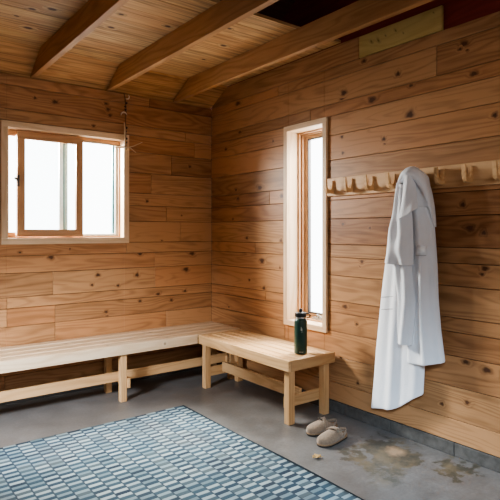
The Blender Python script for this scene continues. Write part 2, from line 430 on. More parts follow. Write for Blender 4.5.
# walls behind the viewpoint
mb = MB()
for k in range(14): mb.box(CX - .05, CX, RY, 0, k * .19, k * .19 + .187, 'yz')
mb.box(CX - .10, CX - .051, RY - .1, .1, 0, 2.66, 'yz', mi=1)
mb.prism([(-.25, 2.66), (RY - .1, 2.66), (RY - .1, roofz(RY - .1) + .12), (.1, roofz(.1) + .12), (.1, 2.66)], 'x', CX - .10, CX - .03, axis='yz')
tag(mb.build('wall_left', [M['wall'], M['dark']]), kind='structure')
mb = MB()
for k in range(31): mb.box(CX - .1, .1, RY - .10, RY, k * .19, k * .19 + (.187 if k < 30 else .25), 'xz')
mb.box(CX - .1, .1, RY - .12, RY - .101, 0, 6.0, 'xz', mi=1)
tag(mb.build('wall_rear', [M['wall'], M['dark']]), kind='structure')

# roof: boards on the slope, pale where it shows over the back wall, dark up in the open loft
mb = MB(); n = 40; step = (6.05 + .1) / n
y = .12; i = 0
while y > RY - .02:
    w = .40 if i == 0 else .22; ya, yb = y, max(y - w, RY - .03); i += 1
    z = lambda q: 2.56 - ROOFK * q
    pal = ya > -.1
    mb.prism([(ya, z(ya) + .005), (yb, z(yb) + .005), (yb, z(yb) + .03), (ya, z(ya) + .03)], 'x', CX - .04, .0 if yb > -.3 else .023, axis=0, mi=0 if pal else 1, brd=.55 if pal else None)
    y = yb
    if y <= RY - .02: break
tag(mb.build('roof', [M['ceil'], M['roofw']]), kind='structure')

# loft deck lying on the joists
mb = MB(); ys = [-.281, -.49, -.70, -.905, -1.115, -1.33, -1.54, -1.722]
for k, (a, b) in enumerate(zip(ys, ys[1:])):
    js = [CX, -2.9 + .13 * (k % 3), [-1.69, -1.06, -.42, -1.06, -1.69, -.42, -1.06][k], -.002]
    for c, d in zip(js, js[1:]):
        mb.box(c + .001, d - .001, b + (.006 if k == 5 else .0015), a - .001, 2.7125, 2.732, 0, brd=random.uniform(.15, .7))
kk = [(-1.676, -1.08, .02), (-1.889, -.62, .022), (-1.447, -.97, .018), (-1.48, -1.21, .014), (-1.113 - .04, -1.221, .016), (-1.95, -.95, .016), (-.95, -.82, .016), (-.65, -1.15, .018), (-.6, -.8, .012), (-.8, -1.44, .012), (-2.0, -.78, .012), (-1.85, -1.02, .02)]
for kx, ky, r in kk:
    V = []; K = []; n = 18
    for j, (s_, kv) in enumerate(zip([0, .45, .8, 1.15, 2.0], [1, .9, .6, .25, 0])):
        for q in range(n if j else 1):
            an = 2 * PI * q / n
            V.append((kx + math.cos(an) * s_ * r * 1.5, ky + math.sin(an) * s_ * r, 2.712)); K.append(kv)
    F = [(0, 1 + q, 1 + (q + 1) % n) for q in range(n)]
    for j in range(1, 4):
        a0 = 1 + (j - 1) * n; F += [(a0 + q, a0 + n + q, a0 + n + (q + 1) % n, a0 + (q + 1) % n) for q in range(n)]
    mb.add(V, F, 0, brd=.4, knot=K)
tag(mb.build('ceiling', M['ceil'], bevel=.001), kind='structure')

# joists: end cut to the roof slope
jl = ['leftmost dark brown ceiling joist above the sliding window', 'middle wooden ceiling joist ending above the hanging twig charm', 'wooden ceiling joist nearest the right wall, in front of the yellowed board']
for x, lb in zip((-1.717, -1.090, -.442), jl):
    mb = MB()
    z0, z1 = 2.5535, 2.711
    mb.prism([(-.004, z0), (RY + .01, z0), (RY + .01, z1), (-.004 - (z1 - z0) / ROOFK, z1)], 'x', x, x + .044, axis='yz', brd=.45)
    o = mb.build('ceiling_joist', M['joist'], bevel=.002)
    tag(o, lb, 'beam', 'ceiling joists')
# yellowed board let into the top of the wall
mb = MB(); off, br = mb.box(-.001, .02, -2.536, -1.889, 2.556, 2.706, 'yz', brd=.3)
for ky, kz, r, a in [(-2.00, 2.64, .018, 1.0), (-2.06, 2.63, .020, 1.0), (-2.12, 2.645, .010, 1), (-2.2, 2.655, .014, 1), (-2.26, 2.62, .008, 1), (-2.48, 2.68, .008, 1)]:
    V = []; K = []; n = 16
    for j, (s_, kv) in enumerate(zip([0, .5, 1, 2.0], [.7, .5, .25, 0])):
        for q in range(n if j else 1):
            an = 2 * PI * q / n; V.append((-.0016, ky + math.cos(an) * s_ * r * .6 + math.sin(an) * s_ * r * .5, max(2.558, min(2.704, kz + math.sin(an) * s_ * r)))); K.append(kv)
    F = [(0, 1 + q, 1 + (q + 1) % n) for q in range(n)]
    for j in range(1, 3):
        a0 = 1 + (j - 1) * n; F += [(a0 + q, a0 + n + q, a0 + n + (q + 1) % n, a0 + (q + 1) % n) for q in range(n)]
    mb.add(V, F, 'yz', brd=br, off=off, knot=K)
tag(mb.build('wall_board', M['yellow'], bevel=.002), 'short yellowed board with dark marks at the top of the right wall', 'board')

# ------------------------------------------------------------------ windows
def frame_mb(plane, W, w, a, b, mb=None, mi=0, axis_h=None, brd=.4, butt=True):
    """rectangular ring: outer W=(lo,hi,z0,z1), member width w, depth from a to b (into the wall)"""
    mb = mb or MB(); lo, hi, z0, z1 = W
    ah, av = ('xz', 2) if plane == 'back' else ('yz', 2)
    parts = [(lo, hi, z0, z0 + w, ah), (lo, hi, z1 - w, z1, ah), (lo, lo + w, z0 + w, z1 - w, av), (hi - w, hi, z0 + w, z1 - w, av)]
    for c, d, p, q, ax in parts:
        if plane == 'back': mb.box(c, d, a, b, p, q, ax, mi=mi, brd=brd + random.uniform(-.15, .15))
        else: mb.box(a, b, c, d, p, q, ax, mi=mi, brd=brd + random.uniform(-.15, .15))
    return mb
def pane(plane, W, d, name, parent):
    mb = MB(); lo, hi, z0, z1 = W
    if plane == 'back': mb.box(lo, hi, d, d + .004, z0, z1)
    else: mb.box(d, d + .004, lo, hi, z0, z1)
    return child(mb.build(name, M['glass']), parent)

def slider(name, W):
    lo, hi, z0, z1 = W; t = .050
    r = empty(name, ((lo + hi) / 2, 0, z0)); r['kind'] = 'structure'
    child(frame_mb('back', W, t, -.019, .0, brd=.35).build('window_frame', M['trim'], bevel=.002), r)
    I = (lo + t - .012, hi - t + .012, z0 + t - .012, z1 - t + .012)
    child(frame_mb('back', I, .012, .001, .155, brd=.3).build('window_jamb', M['trim']), r)
    J = (lo + t + .0005, hi - t - .0005, z0 + t + .0005, z1 - t - .0005)
    child(frame_mb('back', J, .011, .064, .075).build('window_stop', M['sash'], bevel=.001), r)
    mb = MB(); mb.box(J[0] + .0115, J[1] - .0115, .064, .075, J[3] - .040, J[3] - .0115, 'xz'); child(mb.build('head_stop', M['sash'], bevel=.001), r)
    child(frame_mb('back', J, .030, .096, .15).build('outer_frame', M['vinyl'], bevel=.002), r)
    mb = MB(); mb.box(hi - t - .043, hi - t - .031, .125, .15, z0 + .085, z1 - .085, 2); mb.box(lo + .5085, lo + .517, .10, .115, z0 + .085, z1 - .085, 2)
    child(mb.build('weatherstrip', M['teal']), r)
    mb = MB(); mb.box(lo + .5175, lo + .548, .112, .118, z0 + .085, z1 - .085, 2); child(mb.build('track_edge', M['pale_teal']), r)
    # sliding wooden sash in front, the white outer sash behind it
    S = (lo + .128, lo + .648, z0 + .062, z1 - .066)
    s = child(frame_mb('back', S, .056, .022, .058, brd=.5).build('sash', M['sash'], bevel=.002), r)
    pane('back', (S[0] + .055, S[1] - .055, S[2] + .055, S[3] - .055), .038, 'glass_pane', s)
    mb = MB(); mb.box(lo + .475, lo + .508, .10, .122, z0 + .08, z1 - .08, 2); child(mb.build('outer_stile', M['vinyl'], bevel=.003), r)
    pane('back', (lo + t + .03, hi - t - .03, z0 + t + .03, z1 - t - .03), .123, 'glass_pane', r)
    mb = MB(); mb.box(lo + .051, lo + .127, .076, .095, z0 + .062, z0 + .095, 'xz'); mb.box(lo + .051, lo + .127, .076, .095, z1 - .10, z1 - .066, 'xz')
    child(mb.build('sash_rail', M['sash'], bevel=.002), r)
    lz = z0 + .50
    mb = MB(); mb.box(S[0] - .004, S[0] + .012, .012, .022, lz - .045, lz + .045, 2); mb.tube([(S[0] + .004, .016, lz), (S[0] - .012, .002, lz + .012), (S[0] - .026, -.004, lz + .02)], .010, 8)
    child(mb.build('latch', M['gasket'], bevel=.002), s)
    return r
slider('window_1', W1)

# tall casement in the right wall
r2 = empty('window_2', (0, (W2[0] + W2[1]) / 2, W2[2])); r2['kind'] = 'structure'
t = .043
child(frame_mb('right', W2, t, -.021, 0, brd=.45).build('window_frame', M['trim'], bevel=.002), r2)
I = (W2[0] + t - .012, W2[1] - t + .012, W2[2] + t - .012, W2[3] - t + .012)
child(frame_mb('right', I, .012, .001, .24, brd=.3).build('window_jamb', M['trim']), r2)
J = (W2[0] + t + .0005, W2[1] - t - .0005, W2[2] + t + .0005, W2[3] - t - .0005)
mb = frame_mb('right', J, .012, .100, .122); J2 = J
child(mb.build('window_stop', M['sash'], bevel=.002), r2)
child(frame_mb('right', J, .020, .132, .152, brd=.6).build('window_stop', M['sash'], bevel=.002), r2)
S2 = (J[0] + .004, J[1] - .004, J[2] + .004, J[3] - .004)
s2 = child(frame_mb('right', S2, .040, .165, .205, brd=.2).build('sash', M['trim'], bevel=.003), r2)
SG = (S2[0] + .040, S2[1] - .040, S2[2] + .040, S2[3] - .040)
child(frame_mb('right', SG, .010, .170, .200).build('gasket', M['gasket']), s2)
pane('right', (SG[0] + .008, SG[1] - .008, SG[2] + .008, SG[3] - .008), .185, 'glass_pane', s2)
mb = MB()   # crank handle and its cover on the sill
mb.box(.118, .150, -1.44, -1.30, W2[2] + t, W2[2] + t + .030, 1)
mb.tube([(.128, -1.37, W2[2] + .075), (.100, -1.375, W2[2] + .098), (.075, -1.40, W2[2] + .102), (.060, -1.45, W2[2] + .098), (.055, -1.485, W2[2] + .094)], [.008, .008, .006, .006, .006], 8)
mb.blob((.052, -1.49, W2[2] + .105), (.009, .009, .014))
child(mb.build('crank_handle', M['brass'], smooth=False, bevel=.002), r2)

# ------------------------------------------------------------------ benches
def add_knots(mb, z, pts, off, brd, ax):
    for kx, ky, r in pts:
        V = []; K = []; n = 16
        for j, (s_, kv) in enumerate(zip([0, .5, .9, 1.6], [.6, .45, .22, 0])):
            for q in range(n if j else 1):
                an = 2 * PI * q / n; V.append((kx + math.cos(an) * s_ * r * 1.4, ky + math.sin(an) * s_ * r, z)); K.append(kv)
        F = [(0, 1 + q, 1 + (q + 1) % n) for q in range(n)]
        for j in range(1, 3):
            a0 = 1 + (j - 1) * n; F += [(a0 + q, a0 + n + q, a0 + n + (q + 1) % n, a0 + (q + 1) % n) for q in range(n)]
        mb.add(V, F, ax, brd=brd, off=off, knot=K)

# long bench along the back wall
B1X0, B1X1 = -3.75, -.012
b1 = empty('wooden_bench', ((B1X0 + B1X1) / 2, -.27, 0))
tag(b1, 'long brightly lit pine slatted bench along the back wall under the sliding window', 'bench', 'slatted benches')
ye = [-.502, -.378, -.254, -.130, -.010]
for a, b in zip(ye, ye[1:]):
    mb = MB(); off, br = mb.box(B1X0, B1X1, a + .009, b - .009, .418, .450, 0, brd=random.uniform(.2, .5))
    add_knots(mb, .4504, [(random.uniform(-2.1, -.4), (a + b) / 2 + random.uniform(-.03, .03), .012) for _ in range(2)], off, br, 0)
    child(mb.build('slat', M['bench_daylit'], bevel=.006, seg=2), b1)
mb = MB(); off, br = mb.box(B1X0, -.484, -.524, -.502, .374, .450, 'xz', brd=.25)
V = []; K = []; n = 18
for j, (s_, kv) in enumerate(zip([0, .5, .9, 1.8], [.55, .4, .2, 0])):
    for q in range(n if j else 1):
        an = 2 * PI * q / n; V.append((-.80 + math.cos(an) * s_ * .016, -.5245, .415 + math.sin(an) * s_ * .018)); K.append(kv)
F = [(0, 1 + q, 1 + (q + 1) % n) for q in range(n)]
for j in range(1, 3):
    a0 = 1 + (j - 1) * n; F += [(a0 + q, a0 + n + q, a0 + n + (q + 1) % n, a0 + (q + 1) % n) for q in range(n)]
mb.add(V, F, 'xz', brd=br, off=off, knot=K)
child(mb.build('apron', M['bench_daylit'], bevel=.003, seg=2), b1)
for lx in (-1.170, -2.95, -.125):
    for ly in (-.500, -.205):
        mb = MB(); mb.box(lx, lx + .050, ly, ly + .050, 0, .4175, 2, brd=.35)
        child(mb.build('leg', M['bench'], bevel=.003, seg=2), b1)
    mb = MB(); mb.box(lx + .051, lx + .073, -.515, -.150, .105, .180, 1, brd=.5)
    child(mb.build('cross_rail', M['bench'], bevel=.003, seg=2), b1)
mb = MB(); mb.box(B1X0, -.03, -.352, -.330, .125, .202, 'xz', brd=.3)
# notch clearance: the stretcher is carried on the cross rails
child(mb.build('stretcher', M['bench'], bevel=.003, seg=2), b1)

# shorter bench along the right wall
b2 = empty('wooden_bench', (-.25, -1.1, 0))
tag(b2, 'shorter pine slatted bench along the right wall carrying the green bottle', 'bench', 'slatted benches')
Y0, Y1 = -.526, -1.684; X0, X1 = -.480, -.024
mb = MB(); mb.box(X0, X0 + .022, Y1, Y0, .374, .450, 'yz', brd=.25); child(mb.build('apron', M['bench'], bevel=.003, seg=2), b2)
mb = MB(); mb.box(X0 + .0225, X1, Y1, Y1 + .022, .374, .450, 'xz', brd=.6); child(mb.build('end_apron', M['bench_end_shaded'], bevel=.003, seg=2), b2)
mb = MB(); mb.box(X0 + .0225, X1, Y0 - .022, Y0, .374, .450, 'xz', brd=.6); child(mb.build('end_apron', M['bench'], bevel=.003, seg=2), b2)
xe = [X0 + .0235 + k * (X1 - X0 - .0235) / 5 for k in range(6)]
for a, b in zip(xe, xe[1:]):
    mb = MB(); off, br = mb.box(a + .009, b - .009, Y1 + .0235, Y0 - .0235, .418, .450, 1, brd=random.uniform(.2, .5))
    child(mb.build('slat', M['bench'], bevel=.006, seg=2), b2)
for lx in (-.455, -.115):
    for ly in (-1.661, -.602):
        mb = MB(); mb.box(lx, lx + .053, ly, ly + .053, 0, .4175, 2, brd=.45)
        child(mb.build('leg', M['bench'], bevel=.003, seg=2), b2)
for xa, xb, y0 in ((-.438, -.055, -1.607), (-.4015, -.1155, -.600)):
    mb = MB(); mb.box(xa, xb, y0, y0 + .024, .100, .178, 'xz', brd=.5); child(mb.build('cross_rail', M['bench'], bevel=.003, seg=2), b2)
mb = MB(); mb.box(-.285, -.262, -1.582, -.6005, .122, .206, 'yz', brd=.4); child(mb.build('stretcher', M['bench'], bevel=.003, seg=2), b2)

# ------------------------------------------------------------------ hook rail
hr = empty('hook_rail', (0, -2.36, 1.595)); tag(hr, 'pale pine rail of wooden hooks on the right wall beside the tall window', 'coat rack')
mb = MB(); mb.box(-.0205, -.0005, -3.13, -1.594, 1.595, 1.728, 'yz', brd=.3); child(mb.build('rail_board', M['rail'], bevel=.003, seg=2), hr)
HY = [-1.655, -1.842, -2.026, -2.206, -2.385, -2.558, -2.735, -2.912, -3.09]
def hook_poly():
    o = [(-.021, 1.708), (-.021, 1.616), (-.040, 1.612), (-.070, 1.612), (-.088, 1.620), (-.096, 1.638), (-.099, 1.665), (-.101, 1.712), (-.092, 1.714),
         (-.087, 1.682), (-.083, 1.660), (-.075, 1.644), (-.062, 1.638), (-.049, 1.641), (-.041, 1.652), (-.036, 1.672), (-.034, 1.708)]
    return o
for y in HY:
    mb = MB(); mb.prism(hook_poly(), 'y', y - .012, y + .012, axis='xz', brd=.5)
    child(mb.build('hook', M['hook'], bevel=.002, seg=2), hr)

# ------------------------------------------------------------------ robe
def interp(pts, z):
    if z >= pts[0][1]: return pts[0][0]
    for (y0, z0), (y1, z1) in zip(pts, pts[1:]):
        if z <= z0 and z >= z1:
            k = (z0 - z) / (z0 - z1 + 1e-9); return y0 + (y1 - y0) * k
    return pts[-1][0]
def sheet(name, Lp, Rp, depth, parent, nu=26, nv=60, thick=.005, ztop=None, bottom=None):
    """hanging cloth between two edges given as (y,z); depth(u,v)->distance from the wall"""
    zt_l, zb_l = Lp[0][1], Lp[-1][1]; zt_r, zb_r = Rp[0][1], Rp[-1][1]
    V = []; F = []
    for j in range(nv + 1):
        v = j / nv
        zl = zt_l + (zb_l - zt_l) * v; zr = zt_r + (zb_r - zt_r) * v
        yl, yr = interp(Lp, zl), interp(Rp, zr)
        for i in range(nu + 1):
            u = i / nu; z = zl + (zr - zl) * u
            if bottom: z += bottom(u) * v ** 6
            if ztop: z += ztop(u) * (1 - v) ** 3
            V.append((-depth(u, v), yl + (yr - yl) * u, z))
    for j in range(nv):
        for i in range(nu):
            a = j * (nu + 1) + i; F.append((a, a + 1, a + nu + 2, a + nu + 1))
    mb = MB(); mb.add(V, F); o = mb.build(name, M['cotton'], smooth=True)
    so = o.modifiers.new('cloth', 'SOLIDIFY'); so.thickness = thick; so.offset = 0
    sb = o.modifiers.new('smooth', 'SUBSURF'); sb.levels = 1; sb.render_levels = 1
    return child(o, parent)
robe = empty('bathrobe', (-.08, -2.385, .14)); tag(robe, 'white cotton bathrobe hanging from a hook on the right wall', 'robe')
arch = lambda u, p=.6: max(0, 1 - (2 * u - 1) ** 2) ** p
sn = math.sin
def d_back(u, v):
    w = min(1, v * 1.4)
    return .045 + .040 * arch(u, .5) + w * (.011 * sn(u * 15 + 1.2 * v) + .005 * sn(u * 27 + 2)) * arch(u, .6) + .02 * (1 - v) * arch(u)
sheet('back_panel', [(-2.345, 1.70), (-2.275, 1.631), (-2.25, 1.504), (-2.224, 1.376), (-2.192, 1.246), (-2.155, 1.113), (-2.128, .947), (-2.103, .745), (-2.078, .541), (-2.059, .336), (-2.036, .138)],
      [(-2.40, 1.70), (-2.43, 1.5), (-2.45, 1.2), (-2.45, .75), (-2.45, .5), (-2.445, .40), (-2.440, .325)], d_back, robe, bottom=lambda u: -.035 * sn(u * PI) + .006 * sn(u * 9))
def d_front(u, v):
    w = min(1, v * 1.5)
    return .055 + .065 * arch(u, .55) + w * (.013 * sn(u * 13 - .8 * v + .5) + .007 * abs(sn(u * 11 + .6))) * arch(u, .35) + .035 * max(0, 1 - v * 4) * arch(u)
sheet('front_panel', [(-2.355, 1.705), (-2.352, 1.591), (-2.355, 1.467), (-2.365, 1.343), (-2.365, 1.157), (-2.36, .972), (-2.35, .785), (-2.345, .629), (-2.342, .518)],
      [(-2.415, 1.722), (-2.485, 1.67), (-2.506, 1.551), (-2.520, 1.431), (-2.533, 1.283), (-2.546, 1.106), (-2.552, .929), (-2.568, .754), (-2.596, .558)], d_front, robe, bottom=lambda u: -.012 * sn(u * PI))
# rolled collar arching over the hook
mb = MB(); cp = [(-2.232, 1.26), (-2.252, 1.37), (-2.275, 1.48), (-2.298, 1.565), (-2.322, 1.640), (-2.352, 1.690), (-2.385, 1.716), (-2.420, 1.722), (-2.455, 1.712), (-2.488, 1.680), (-2.510, 1.630), (-2.523, 1.565), (-2.530, 1.49), (-2.532, 1.42), (-2.532, 1.36)]
path = []
for i in range(len(cp) - 1):
    for q in range(4):
        k = q / 4; p0 = cp[max(i - 1, 0)]; p1 = cp[i]; p2 = cp[i + 1]; p3 = cp[min(i + 2, len(cp) - 1)]
        h = lambda a_: .5 * (2 * p1[a_] + (p2[a_] - p0[a_]) * k + (2 * p0[a_] - 5 * p1[a_] + 4 * p2[a_] - p3[a_]) * k * k + (3 * p1[a_] - p0[a_] - 3 * p2[a_] + p3[a_]) * k ** 3)
        path.append((h(0), h(1)))
path.append(cp[-1]); n_ = len(path); seg = 14; V = []; F = []
for i, (y, z) in enumerate(path):
    t_ = i / (n_ - 1); yb, zb = path[max(i - 1, 0)]; yf, zf = path[min(i + 1, n_ - 1)]
    d = Vector((0, yf - yb, zf - zb)).normalized(); nr = Vector((0, -d.z, d.y)); hump = sn(PI * t_)
    w_ = .003 + .034 * hump ** 1.2; xd = .012 + .050 * hump ** 1.2
    for k in range(seg):
        a = 2 * PI * k / seg
        wr = 1 + .10 * sn(3 * a + 9 * t_)
        V.append(Vector((-.060 - .078 * hump ** 1.3, y, z)) + nr * (w_ * .9) + nr * (w_ * math.cos(a) * wr) + Vector((-xd * sn(a) * wr, 0, 0)))
for i in range(n_ - 1):
    for k in range(seg): F.append((i * seg + k, i * seg + (k + 1) % seg, (i + 1) * seg + (k + 1) % seg, (i + 1) * seg + k))
F.append(tuple(range(seg))); F.append(tuple((n_ - 1) * seg + k for k in range(seg)))
mb.add(V, F); child(mb.build('collar', M['cotton'], smooth=True), robe)
# cloth bunched inside the collar over the hook
def d_in(u, v): return .100 + .030 * arch(u, .5) + .006 * sn(u * 14)
sheet('yoke', [(-2.375, 1.70), (-2.335, 1.60), (-2.315, 1.48)], [(-2.45, 1.70), (-2.515, 1.60), (-2.535, 1.48)], d_in, robe, nu=20, nv=16)
def d_s1(u, v): return .118 + .052 * arch(u, .35) + .006 * sn(u * 11 + v * 9) + .005 * sn(v * 24 + u * 5) * (1 - v)
sheet('sleeve', [(-2.325, 1.64), (-2.302, 1.528), (-2.283, 1.374), (-2.289, 1.25), (-2.294, 1.095), (-2.325, .909), (-2.322, .754), (-2.322, .636)],
      [(-2.388, 1.615), (-2.396, 1.523), (-2.403, 1.372), (-2.405, 1.252), (-2.405, 1.101), (-2.433, .92), (-2.425, .768), (-2.418, .64)], d_s1, robe, nu=20)
def d_s2(u, v): return .132 + (.050 + .03 * v) * arch(u, .4) + (.010 * sn(u * 13 - v * 3) + .009 * sn(v * 13 + u * 6) * v) * arch(u, .3)
sheet('sleeve', [(-2.335, 1.605), (-2.315, 1.545), (-2.293, 1.435), (-2.265, 1.343), (-2.244, 1.231), (-2.237, 1.135)],
      [(-2.398, 1.60), (-2.412, 1.522), (-2.426, 1.39), (-2.429, 1.312), (-2.432, 1.223), (-2.432, 1.128)], d_s2, robe, nu=22, nv=40)
def d_lp(u, v): return .148 + .045 * arch(u, .6) + .015 * v + .004 * sn(u * 9 + v * 6)
sheet('lapel', [(-2.400, 1.675), (-2.380, 1.582), (-2.367, 1.493), (-2.350, 1.403)], [(-2.440, 1.68), (-2.458, 1.607), (-2.476, 1.535), (-2.485, 1.47)], d_lp, robe, nu=16, nv=24, thick=.009, bottom=lambda u: -.015 * sn(u * PI))
# belt loop and its stitched edge, pocket with stitched top
mb = MB(); mb.add([(-.150 - .006 * sn(PI * i / 6), -2.462 - .07 * i / 6, zz) for zz in (1.250, 1.192) for i in range(7)], [(i, i + 1, i + 8, i + 7) for i in range(6)])
o = mb.build('belt_loop', M['cotton'], smooth=True); so = o.modifiers.new('cloth', 'SOLIDIFY'); so.thickness = .006; child(o, robe)
mb = MB(); mb.tube([(-.157, -2.462 - .07 * i / 6, 1.191) for i in range(7)], .0022, 6); child(mb.build('piping', M['cotton_edge']), robe)
for k, zz in enumerate((.902, .822)):
    mb = MB(); mb.tube([(-d_back(.08 + .36 * i / 8, .5) - .003, -2.145 - .11 * i / 8, zz + .018 * i / 8) for i in range(9)], .0022, 6); child(mb.build('piping', M['cotton_edge']), robe)

# ------------------------------------------------------------------ bottle
bt = empty('water_bottle', (-.250, -1.557, .4505)); bt.scale = (1.13, 1.13, 1.09); tag(bt, 'dark green insulated water bottle with black lid on the shorter bench', 'bottle')
mb = MB(); mb.lathe([(.036, 0), (.0405, .003), (.0415, .010), (.0415, .205), (.0405, .216), (.037, .226), (.0335, .231), (.0335, .234)]); body = mb.build('body', M['green'], bt, smooth=True)
mb = MB(); mb.lathe([(.0342, .2345), (.0348, .236), (.0348, .242), (.0342, .2435)]); mb.build('neck_ring', M['steel'], bt, smooth=True)
mb = MB(); mb.lathe([(.0355, .244), (.037, .246), (.037, .268), (.035, .272), (.015, .2735), (.011, .276), (.011, .292), (.009, .297), (.004, .298)]); mb.build('lid', M['black'], bt, smooth=False, bevel=.0008)
mb = MB()   # carrying strap looped from the lid
c = math.cos; s = sn; A = math.radians(-38)
mb.tube([(r_ * c(A), r_ * s(A), z_) for r_, z_ in ((.036, .262), (.050, .264), (.060, .256), (.060, .244), (.050, .237), (.038, .240))], .0045, 8); mb.build('strap', M['black'], bt, smooth=True)
vd = math.atan2(-4.327 + 1.552, -2.843 + .255)   # emblem faces into the room
def onbody(da, z, r=.0419): a = vd + da; return (r * c(a), r * s(a), z)
mb = MB()
def decal(a0, a1, z0, z1):
    n_ = 4; V = [onbody(a0 + (a1 - a0) * i / n_, zz) for zz in (z0, z1) for i in range(n_ + 1)]
    mb.add(V, [(i, i + 1, i + n_ + 2, i + n_ + 1) for i in range(n_)])
B = .12
decal(B - .09, B - .01, .158, .176); decal(B + .03, B + .11, .154, .172)
for k in range(2):
    V = []
    decal(B - .09 + .12 * k, B - .01 + .12 * k, .178 - .032 * k, .182 - .032 * k)
mb.build('emblem', M['emblem'], body)
mb = MB(); 
for k in range(7): decal(.38 - .09 * k, .33 - .09 * k, .014, .019)
o = mb.build('bottom_print', M['emblem'], body)

# ------------------------------------------------------------------ clogs
def clog(side):
    """local: toe towards +x, heel at 0; side=+1 left foot, -1 right foot"""
    L = .268
    def half(x):     # (left, right) half widths of the sole
        t_ = x / L
        base = .034 + .018 * sn(min(1, max(0, (t_ - .12) / .62)) * PI / 2)
        e = 1.0
        if t_ < .13: e = math.sqrt(max(0, 1 - ((.13 - t_) / .13) ** 2))
        if t_ > .72: e = max(0, 1 - ((t_ - .72) / .28) ** 2.3) ** .5
        return base * e * (1.06 + .08 * t_), base * e * (.96 + .05 * t_)
    r = empty('clog', (0, 0, 0))
    N = 44; xs = [L * .5 * (1 - math.cos(PI * i / N)) for i in range(N + 1)]
    def outline(k=1.0):
        pts = [(x, side * half(x)[0] * k) for x in xs] + [(x, -side * half(x)[1] * k) for x in reversed(xs[1:-1])]
        return pts
    def slab(name, levels, m):
        mb = MB(); V = []; F = []; o0 = outline(); n_ = len(o0)
        cx = L * .5
        for k, z in levels:
            for x, y in o0: V.append((cx + (x - cx) * (1 - (1 - k) * .6), y * k, z(x) if callable(z) else z))
        for j in range(len(levels) - 1):
            for i in range(n_): F.append((j * n_ + i, j * n_ + (i + 1) % n_, (j + 1) * n_ + (i + 1) % n_, (j + 1) * n_ + i))
        F.append(tuple(range(n_ - 1, -1, -1))); F.append(tuple((len(levels) - 1) * n_ + i for i in range(n_)))
        mb.add(V, F); return mb.build(name, m, r, smooth=False)
    slab('outsole', [(.96, .0005), (1.0, .003), (1.0, .011)], M['outsole'])
    slab('cork_sole', [(.985, .0112), (.985, .020), (.97, .031)], M['cork'])
    slab('footbed', [(.95, .0312), (.94, .034), (.86, .032)], M['footbed'])
    # upper
    mb = MB(); V = []; F = []; nt, na = 26, 22
    def H(x): t_ = x / L; return .012 + .056 * max(0, (1 - t_)) ** .62 * (1 if t_ > .3 else .6 + .4 * t_ / .3)
    for j in range(nt + 1):
        t_ = j / nt
        for i in range(na + 1):
            a = PI * i / na; top = sn(a) ** 1.5
            xend = .062 + .088 * top
            x = L * .998 + t_ * (xend - L * .998); x = L * .998 - (L * .998 - xend) * (1 - (1 - t_) ** 1.7)
            hl, hr_ = half(x); w = hl if a < PI / 2 else hr_
            zz = .022 + (H(x) + .014) * sn(a) ** .72
            y = side * math.cos(a) * (w + .002) * (1 if abs(math.cos(a)) > .5 else 1)
            V.append((x, y, zz))
    for j in range(nt):
        for i in range(na): q = j * (na + 1) + i; F.append((q, q + 1, q + na + 2, q + na + 1))
    F.append(tuple(range(na + 1)))
    mb.add(V, F); o = mb.build('upper', M['suede'], r, smooth=True)
    so = o.modifiers.new('thickness', 'SOLIDIFY'); so.thickness = .0035; so.offset = -1
    # heel strap
    mb = MB(); hp = []
    for i in range(25):
        a = PI * (.5 + i / 24); q = -math.cos(a)
        x = .085 - .082 * q ** .8 if q > 0 else .085
        hl, hr_ = half(max(x, .004)); hp.append((x, side * sn(a) * ((hl if sn(a) > 0 else hr_) + .002) if q < .97 else side * sn(a) * .03, .040 + .012 * q))
    V = []; F = []
    for (x, y, z) in hp: V += [(x, y, z - .009), (x, y, z + .009)]
    F = [(2 * i, 2 * i + 1, 2 * i + 3, 2 * i + 2) for i in range(24)]
    mb.add(V, F); o = mb.build('heel_strap', M['suede'], r, smooth=True); so = o.modifiers.new('thickness', 'SOLIDIFY'); so.thickness = .004; so.offset = 0
    # instep strap with buckle
    mb = MB(); V = []; F = []; na = 24
    for k, x in enumerate((.112, .118, .136, .142)):
        for i in range(na + 1):
            a = PI * (.02 + .96 * i / na); hl, hr_ = half(x); w = hl if a < PI / 2 else hr_
            V.append((x - .020 * (math.cos(a)), side * math.cos(a) * (w + .005), .024 + (H(x) + .0175 + (.0015 if k in (1, 2) else 0)) * sn(a) ** .72))
    for j in range(3):
        for i in range(na): q = j * (na + 1) + i; F.append((q, q + 1, q + na + 2, q + na + 1))
    mb.add(V, F); o = mb.build('strap', M['suede'], r, smooth=True)
    so = o.modifiers.new('thickness', 'SOLIDIFY'); so.thickness = .003; so.offset = 0
    a = PI * .27; x = .127; hl, _ = half(x)
    pc = Vector((x - .020 * math.cos(a), side * math.cos(a) * (hl + .008), .026 + (H(x) + .019) * sn(a) ** .72))
    nrm = Vector((0, side * math.cos(a), sn(a))).normalized(); tx = Vector((1, 0, 0)); ty = nrm.cross(tx)
    mb = MB(); ring = [(1, 1), (1, -1), (-1, -1), (-1, 1), (1, 1)]
    mb.tube([pc + tx * .016 * p + ty * .012 * q + nrm * .003 for p, q in ring], .0022, 6); mb.tube([pc + tx * -.016 + nrm * .004, pc + tx * .016 + nrm * .004], .0018, 6)
    mb.build('buckle', M['brass'], o)
    return r
c1 = clog(1); c1.location = (-.285, -2.020, .0005); c1.scale = (.98, .90, .95); c1.rotation_euler.z = math.radians(184)
tag(c1, 'taupe suede clog nearer the camera, in front of its mate on the concrete', 'shoe', 'pair of clogs')
c2 = clog(-1); c2.location = (-.215, -1.875, .0005); c2.scale = (.98, .90, .95); c2.rotation_euler.z = math.radians(179)
tag(c2, 'taupe suede clog behind its mate, closer to the bench leg', 'shoe', 'pair of clogs')

